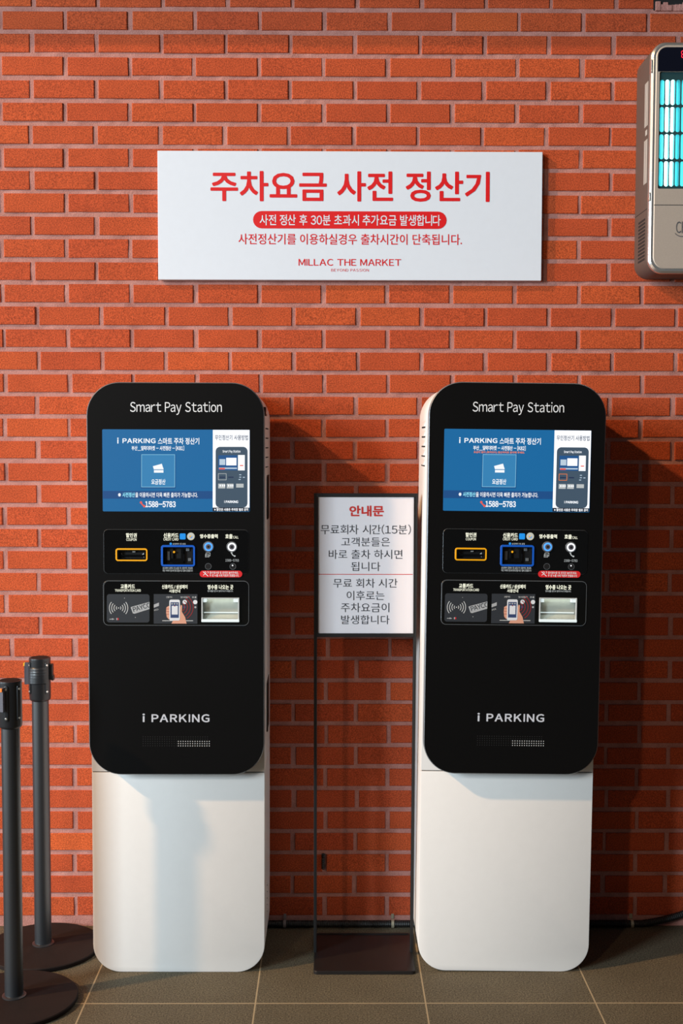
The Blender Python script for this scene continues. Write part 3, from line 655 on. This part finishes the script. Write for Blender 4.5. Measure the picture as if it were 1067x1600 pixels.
    for x0, x1 in ((314.0, 316.0), (371.0, 373.0)):
        p0, p1 = P(x0, 970), P(x1, 934); box(bm, p0[0], p1[0], YP-.005, YP+.002, p0[1], p1[1], 0, .0008)
    p0, p1 = P(314, 935.2), P(373, 933.6); box(bm, p0[0], p1[0], YP-.003, YP+.002, p0[1], p1[1], 0, .0005)
    obj('tray_rim', bm, 'tray_edge', low)
    ld = bpy.data.lights.new('tray_lamp', 'AREA'); ld.shape = 'RECTANGLE'; ld.size = 0.09; ld.size_y = 0.006; ld.energy = 0.013; ld.color = (0.93, 1.0, 0.90)
    lo = bpy.data.objects.new('tray_lamp', ld); COL.objects.link(lo); lo.parent = low; lo.location = ((a[0]+b[0])/2, YP+.004, b[1]-.002); lo.rotation_euler = (R(28), 0, 0)
    for x0, x1 in ((316.4, 321.6), (363.6, 370.8)):
        bm = bmesh.new(); p0, p1 = P(x0, 940.8), P(x1, 935.6); box(bm, p0[0], p1[0], YP-.002, YP+.012, p0[1], p1[1], 0, .0008); obj('tray_clip', bm, 'tray_glow', low)
    return t
pay_station((CX, YO, 0.0), (0, R(0.1), 0), 'K81', False,
            'white and black parking pay station standing between the belt barrier posts and the notice stand', True)
pay_station((0.5006, YO, 0.0018), (0, R(0.60), 0), 'K82', True,
            'white and black parking pay station below the insect lamp, orange text line on its screen', False)

# ------------------------------------------------------------------ wall sign
sign = empty('wall_sign', (0.0497, 0.0, 2.256)); tag(sign, 'long white wall sign with red Korean lettering, fixed to the brick wall', 'sign')
W = lambda px, py: (0.0500474+1.98406e-3*(px-547)+4.64e-6*(py-337)-0.0497, -1.95986e-3*(py-337))
bm = bmesh.new(); box(bm, -0.5953, 0.5953, -0.020, -0.001, -0.1975, 0.1970, 0, 0.0012); board = obj('board', bm, 'signboard', sign)
def printed(fn, y, name, mats, parent, *lines):
    s = Sheet(fn, y)
    for b_, x0, y0, x1, y1, bold in lines: s.text(b_, x0, y0, x1, y1, 0, bold)
    return s.done(name, mats, parent)
printed(W, -0.0206, 'heading_lettering', ['print_red'], board, ('주차요금 사전 정산기', 329.0, 267.6, 764.6, 314.8, .021))
printed(W, -0.0206, 'note_lettering', ['print_red'], board, ('사전정산기를 이용하실경우 출차시간이 단축됩니다.', 372.2, 365.2, 721.6, 382.2, .008))
s = Sheet(W, -0.0206); s.text('MILLAC THE MARKET', 466.0, 404.6, 626.6, 415.4, 0, 0.010, sp=1.06); s.done('name_lettering', ['print_red'], board)
s = Sheet(W, -0.0206); s.text('BEYOND PASSION', 517.0, 420.0, 576.0, 424.4, 0, 0.0, sp=1.15); s.done('slogan_lettering', ['print_red'], board)
s = Sheet(W, -0.0206); s.rect(395.2, 330.0, 697.6, 357.2, 0, r=13.5); pill = s.done('rounded_banner', ['print_red'], sign)
s = Sheet(W, -0.0210); s.text('사전 정산 후 30분 초과시 추가요금 발생합니다', 405.6, 335.2, 688.2, 352.4, 0, 0.012); s.done('banner_lettering', ['signboard'], pill)

# ------------------------------------------------------------------ notice stand
st = empty('notice_stand', (0.0945, -0.22, 0.0)); tag(st, 'slim black floor stand holding a framed white notice between the pay stations', 'sign stand')
bm = bmesh.new()
slab_pts = rrect(-0.1515, 0.1480, -0.140, 0.142, 0.012, 6)
A = [bm.verts.new((p[0], p[1], 0.0)) for p in slab_pts]; B = [bm.verts.new((p[0], p[1], 0.008)) for p in slab_pts]
C_ = [bm.verts.new((p[0], p[1], 0.010)) for p in inset(slab_pts, 0.002)]
ringfaces(bm, A, B, 0); ringfaces(bm, B, C_, 0); bm.faces.new(C_); bm.faces.new(A[::-1])
box(bm, -0.147, 0.143, 0.128, 0.131, 0.010, 0.013)
obj('base_plate', bm, 'plate', st)
for x0, lean in ((-0.1530, 0.0), (0.1395, 0.0072)):          # the right post splays out a little towards the top
    bm = bmesh.new(); box(bm, x0, x0+0.0092, -0.008, 0.010, 0.0095, 1.4035, 0, 0.0012)
    for v in bm.verts: v.co.x += lean*v.co.z/1.4
    obj('post', bm, 'black_metal', st)
bm = bmesh.new()
box(bm, -0.1445, 0.1475, -0.010, 0.010, 1.3925, 1.4035, 0, 0.001); box(bm, -0.1445, 0.1455, -0.010, 0.010, 0.9735, 0.9850, 0, 0.001)
box(bm, -0.1432, -0.1400, -0.010, 0.008, 0.985, 1.3925); box(bm, 0.1438, 0.1458, -0.010, 0.008, 0.985, 1.3925)
box(bm, -0.1432, 0.1460, 0.004, 0.008, 0.985, 1.3925)
fr = obj('notice_frame', bm, 'black_metal', st)
bm = bmesh.new(); box(bm, -0.1410, 0.1440, -0.0065, 0.004, 0.984, 1.393); sheet = obj('notice_sheet', bm, 'paper', st)
N_ = lambda px, py: (0.09515+1.90553e-3*(px-571)+5.77e-6*(py-880)-0.0945, 1.1955-1.91284e-3*(py-880))
s = Sheet(N_, -0.0070); s.text('안내문', 545.8, 790.2, 599.8, 807.2, 0, 0.035); s.done('heading_lettering', ['print_softred'], sheet)
s = Sheet(N_, -0.0070); s.rect(497.4, 897.0, 645.0, 898.0, 0); s.done('divider_line', ['print_softred'], sheet)
printed(N_, -0.0070, 'notice_lettering', ['print_dark'], sheet, ('무료회차 시간(15분)', 501, 819.6, 642, 835.2, 0), ('고객분들은', 533.2, 839.8, 609.2, 853.8, 0), ('바로 출차 하시면', 513.6, 859.0, 628.6, 873.4, 0), ('됩니다', 548.6, 878.2, 594.2, 892.4, 0))
printed(N_, -0.0070, 'notice_lettering', ['print_dark'], sheet, ('무료 회차 시간', 520.6, 904.2, 621.0, 918.4, 0), ('이후로는', 541.6, 923.4, 600.6, 938.0, 0), ('주차요금이', 532.6, 942.4, 608.4, 957.0, 0), ('발생합니다', 532.8, 961.6, 608.6, 975.8, 0))

# ------------------------------------------------------------------ belt barrier posts
def rail(head, ang, z0=0.795, z1=0.893):
    a = R(ang); c, sn = math.cos(a), math.sin(a)
    def tr(bm):
        bmesh.ops.rotate(bm, verts=bm.verts, cent=(0, 0, 0), matrix=Matrix.Rotation(a, 3, 'Z')); return bm
    bm = bmesh.new(); slab(bm, rrect(-0.0055, 0.0055, z0, z1, 0.005, 5), -0.0345, -0.028, 0.001); r_ = obj('belt_rail', tr(bm), 'plastic', head, True)
    for z in (z0+0.008, z1-0.010):
        bm = bmesh.new(); slab(bm, circ(0, z, 0.0032, 12), -0.0360, -0.033, 0.0006); obj('screw', tr(bm), 'screw', head)
def stanchion(loc, rails, front, tab_ang, tab_mat, label):
    t = empty('belt_barrier_post', loc); tag(t, label, 'barrier post', 'black retractable belt barrier posts')
    bm = bmesh.new(); lathe(bm, [(0.168, 0.0), (0.1735, 0.003), (0.1745, 0.012), (0.172, 0.0145), (0.12, 0.0165), (0.05, 0.018), (0.034, 0.019)], 72, mi=0); obj('base', bm, 'rubber', t, True)
    bm = bmesh.new(); lathe(bm, [(0.033, 0.0185), (0.033, 0.021), (0.0285, 0.0235), (0.0254, 0.024), (0.0252, 0.778)], 48); obj('pole', bm, 'pole', t, True)
    bm = bmesh.new(); lathe(bm, [(0.0262, 0.772), (0.0300, 0.775), (0.0318, 0.780), (0.0318, 0.896), (0.0322, 0.899), (0.0316, 0.9025), (0.0285, 0.9035)], 48); head = obj('head', bm, 'plastic', t, True)
    bm = bmesh.new(); lathe(bm, [(0.0270, 0.9034), (0.0262, 0.9044), (0.012, 0.9046)], 40); obj('top_cap', bm, 'rubber', head, True)
    for a in rails: rail(head, a)
    if front:
        bm = bmesh.new(); n = 14; a0, a1 = -48, 46
        prof = [(0.0325, 0.826), (0.0375, 0.829), (0.0365, 0.845), (0.0350, 0.874), (0.0325, 0.877)]
        for i in range(n):
            pa, pb = R(a0+(a1-a0)*i/n-90), R(a0+(a1-a0)*(i+1)/n-90)
            for (r0, z0), (r1, z1) in zip(prof, prof[1:]):
                bm.faces.new([bm.verts.new(v) for v in ((r0*math.cos(pa), r0*math.sin(pa), z0), (r0*math.cos(pb), r0*math.sin(pb), z0), (r1*math.cos(pb), r1*math.sin(pb), z1), (r1*math.cos(pa), r1*math.sin(pa), z1))])
        for k in range(5): lathe(bm, [(0.0366-k*.0003, 0.835+k*.008), (0.0372-k*.0003, 0.837+k*.008), (0.0366-k*.0003, 0.839+k*.008)], 40, cap_top=False, cap_bot=False)
        # keep the ribs on the front only
        bmesh.ops.delete(bm, geom=[v for v in bm.verts if math.degrees(math.atan2(v.co.x, -v.co.y)) < a0-1 or math.degrees(math.atan2(v.co.x, -v.co.y)) > a1+1], context='VERTS')
        obj('belt_end', bm, 'plastic', head, True)
    a = R(tab_ang)
    bm = bmesh.new(); box(bm, -0.008, 0.008, -0.0445, -0.031, 0.823, 0.889, 0, 0.001)
    for k in range(12): box(bm, -0.009, 0.009, -0.0455, -0.044, 0.826+.0047*k, 0.8282+.0047*k)
    bmesh.ops.rotate(bm, verts=bm.verts, cent=(0, 0, 0), matrix=Matrix.Rotation(a, 3, 'Z')); clip = obj('belt_clip', bm, 'greyplastic', head)
    bm = bmesh.new(); box(bm, -0.007, 0.007, -0.0475, -0.038, 0.8785, 0.8885, 0, 0.001); bmesh.ops.rotate(bm, verts=bm.verts, cent=(0, 0, 0), matrix=Matrix.Rotation(a, 3, 'Z')); obj('release_tab', bm, tab_mat, head)
    if front:
        bm = bmesh.new(); box(bm, -0.009, 0.009, -0.040, -0.030, 0.836, 0.884, 0, 0.002); box(bm, -0.009, 0.009, -0.043, -0.036, 0.834, 0.850, 0, 0.002)
        bmesh.ops.rotate(bm, verts=bm.verts, cent=(0, 0, 0), matrix=Matrix.Rotation(R(88), 3, 'Z')); obj('belt_socket', bm, 'plastic', head)
    return t
stanchion((-0.8885, -0.180, 0.0), (-52, 50, 140, 230), True, -82, 'yellow', 'black belt barrier post against the brick wall, yellow tab on its head')
stanchion((-0.8850, -0.533, 0.0), (-4, 58, 140, 230), False, -20, 'orange', 'black belt barrier post nearest the viewer, cut by the left edge, orange tab')

# ------------------------------------------------------------------ insect lamp
il = empty('insect_lamp', (1.118, 0.0, 2.05)); tag(il, 'champagne metal insect lamp with lit blue tubes high on the brick wall', 'insect lamp')
LX = 0.178
bm = bmesh.new(); slab(bm, rrect(-LX-0.0015, LX+0.0015, 0.016, 0.688, 0.042, 10), -0.150, -0.001, 0.002); hs = obj('housing', bm, 'bronze_shaded', il, True)
bm = bmesh.new(); holed(bm, rrect(-LX, LX, 0.012, 0.690, 0.044, 10), [rrect(-LX+.0225, LX-.0225, 0.2575, 0.606, 0.004, 4)], -0.170, -0.1500, 0.006); obj('front_frame', bm, 'silver', il, True)
bm = bmesh.new(); holed(bm, rrect(-LX+.0125, LX-.0125, 0.024, 0.680, 0.036, 10), [rrect(-LX+.0235, LX-.0235, 0.2605, 0.6025, 0.004, 4)], -0.1725, -0.160, 0.002, -0.158)
fc = obj('front_cover', bm, ['bronze'], il)
bm = bmesh.new(); box(bm, -LX+.013, LX-.013, -0.1729, -0.172, 0.2116, 0.2134); obj('cover_seam', bm, 'gap', fc)
bm = bmesh.new(); slab(bm, rrect(-LX+.0175, LX-.0175, 0.6030, 0.6735, 0.026, 8, (0, 0, 1, 1)), -0.1735, -0.170, 0.0004); ds = obj('display_panel', bm, 'display', il)
D_ = lambda px, py: (px, py)
s = Sheet(D_, -0.1740); s.text('88', -0.0925, 0.642, -0.070, 0.664, 0, 0.01); s.done('display_digits', ['red_led'], ds)
# lettering on the lower cover
def LS(px, py): return (px, -py)
s = Sheet(LS, -0.1733); s.text('C', -0.0985, -0.1640, -0.0835, -0.1300, 0, -0.012); s.text('H', -0.0815, -0.1640, -0.0650, -0.1300, 0, -0.012); s.arc(-0.081, -0.146, 0.026, 0.0022, 40, 140, 0)
s.done('cover_lettering', ['logo_grey'], fc)
# grille with rounded slots, tubes and reflector behind it
slots = []
wx0, wz1 = -LX+.0255, 0.5805
for row in range(4):
    for c in range(19):
        x = wx0+.0013+c*.01595; zt = wz1-row*.0795
        if x+.0126 < LX-.0225: slots.append(rrect(x, x+.0126, zt-.0735, zt, .0058, 5))
bm = bmesh.new(); holed(bm, rrect(-LX+.022, LX-.022, 0.258, 0.6055, 0.004, 4), slots, -0.168, -0.164, 0, -0.165); obj('grille', bm, 'grille', il)
bm = bmesh.new(); box(bm, -LX+.022, LX-.022, -0.1525, -0.1512, 0.258, 0.6055); obj('reflector', bm, 'teal', il)
for c in (1.5, 5.6, 9.7, 13.8, 17.9):
    for dx in (-.5, .5):
        bm = bmesh.new(); x = wx0+.0076+(c+dx)*.01595; tube(bm, [(x, -0.1575, 0.262), (x, -0.1575, 0.583)], 0.0048, 12)
        obj('light_tube', bm, 'tube', il, True)
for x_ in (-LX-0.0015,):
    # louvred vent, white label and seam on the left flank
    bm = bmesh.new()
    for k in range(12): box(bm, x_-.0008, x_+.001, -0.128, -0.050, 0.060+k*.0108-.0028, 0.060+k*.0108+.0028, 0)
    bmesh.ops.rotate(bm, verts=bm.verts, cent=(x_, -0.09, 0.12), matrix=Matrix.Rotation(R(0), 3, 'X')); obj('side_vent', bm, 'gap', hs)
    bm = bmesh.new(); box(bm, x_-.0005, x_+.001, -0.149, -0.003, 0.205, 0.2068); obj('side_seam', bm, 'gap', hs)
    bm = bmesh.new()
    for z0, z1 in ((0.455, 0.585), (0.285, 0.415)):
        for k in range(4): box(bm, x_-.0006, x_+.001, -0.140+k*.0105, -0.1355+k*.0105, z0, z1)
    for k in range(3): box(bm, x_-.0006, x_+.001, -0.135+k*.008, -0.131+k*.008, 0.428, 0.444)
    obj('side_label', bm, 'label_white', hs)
for z0, z1 in ((0.225, 0.250), (0.600, 0.640)):
    bm = bmesh.new(); box(bm, -LX-.0012, -LX+.002, -0.170, -0.150, z0, z1, 0, .001); obj('frame_latch', bm, 'silver', il)

# ------------------------------------------------------------------ conduit along the wall, its clamps, the wall bolt
bm = bmesh.new(); pts, rad = [], []
x = -0.69
while x < 1.62:
    z = 0.0125 + (0.0 if x < 0.98 else 0.62*max(0, x-0.98)**1.55)
    pts.append((x, -0.0135, z)); rad.append(0.0116 if int(round(x/0.003)) % 2 else 0.0100); x += 0.003
tube(bm, pts, rad, 12); tag(obj('cable_conduit', bm, 'conduit'), 'black corrugated cable conduit along the foot of the brick wall', 'conduit')
for cx, m_, lb in ((-0.1545, 'clamp_pink', 'dull metal clamp on the black conduit beside the left pay station'), (0.1915, 'clamp', 'metal clamp on the black conduit behind the notice stand'), (0.9600, 'clamp', 'metal clamp on the black conduit right of the right pay station')):
    bm = bmesh.new(); n = 14; r0, r1 = 0.0120, 0.0133
    for i in range(n):
        a, b = R(-90+200*i/n), R(-90+200*(i+1)/n)
        q = lambda r_, t_: (-0.0135-r_*math.cos(t_), 0.0125+r_*math.sin(t_))
        for xa, xb in ((-.0045, .0045),):
            v = [bm.verts.new((xx, *q(rr_, tt))) for xx in (xa, xb) for rr_ in (r0, r1) for tt in (a, b)]
            for f in ((2, 3, 7, 6), (0, 1, 3, 2), (4, 6, 7, 5), (0, 4, 5, 1)): bm.faces.new([v[k] for k in f])
    box(bm, -.0045, .0045, -0.0012, 0.0, 0.0245, 0.040)
    bmesh.ops.recalc_face_normals(bm, faces=bm.faces)
    o = obj('pipe_clamp', bm, m_); o.location = (cx, 0, 0); tag(o, lb, 'clamp', 'clamps on the conduit')
wb = bmesh.new()
prof = []
for k in range(7): prof += [(0.0052, -0.024+k*.0075), (0.0066, -0.0215+k*.0075), (0.0052, -0.019+k*.0075)]
lathe(wb, prof, 14, 0, -0.0075)
o = obj('wall_bolt', wb, 'black_metal', None, True); o.location = (-0.0315, 0, 0.2134); tag(o, 'small dark ribbed bolt on the brick wall behind the notice stand', 'bolt')
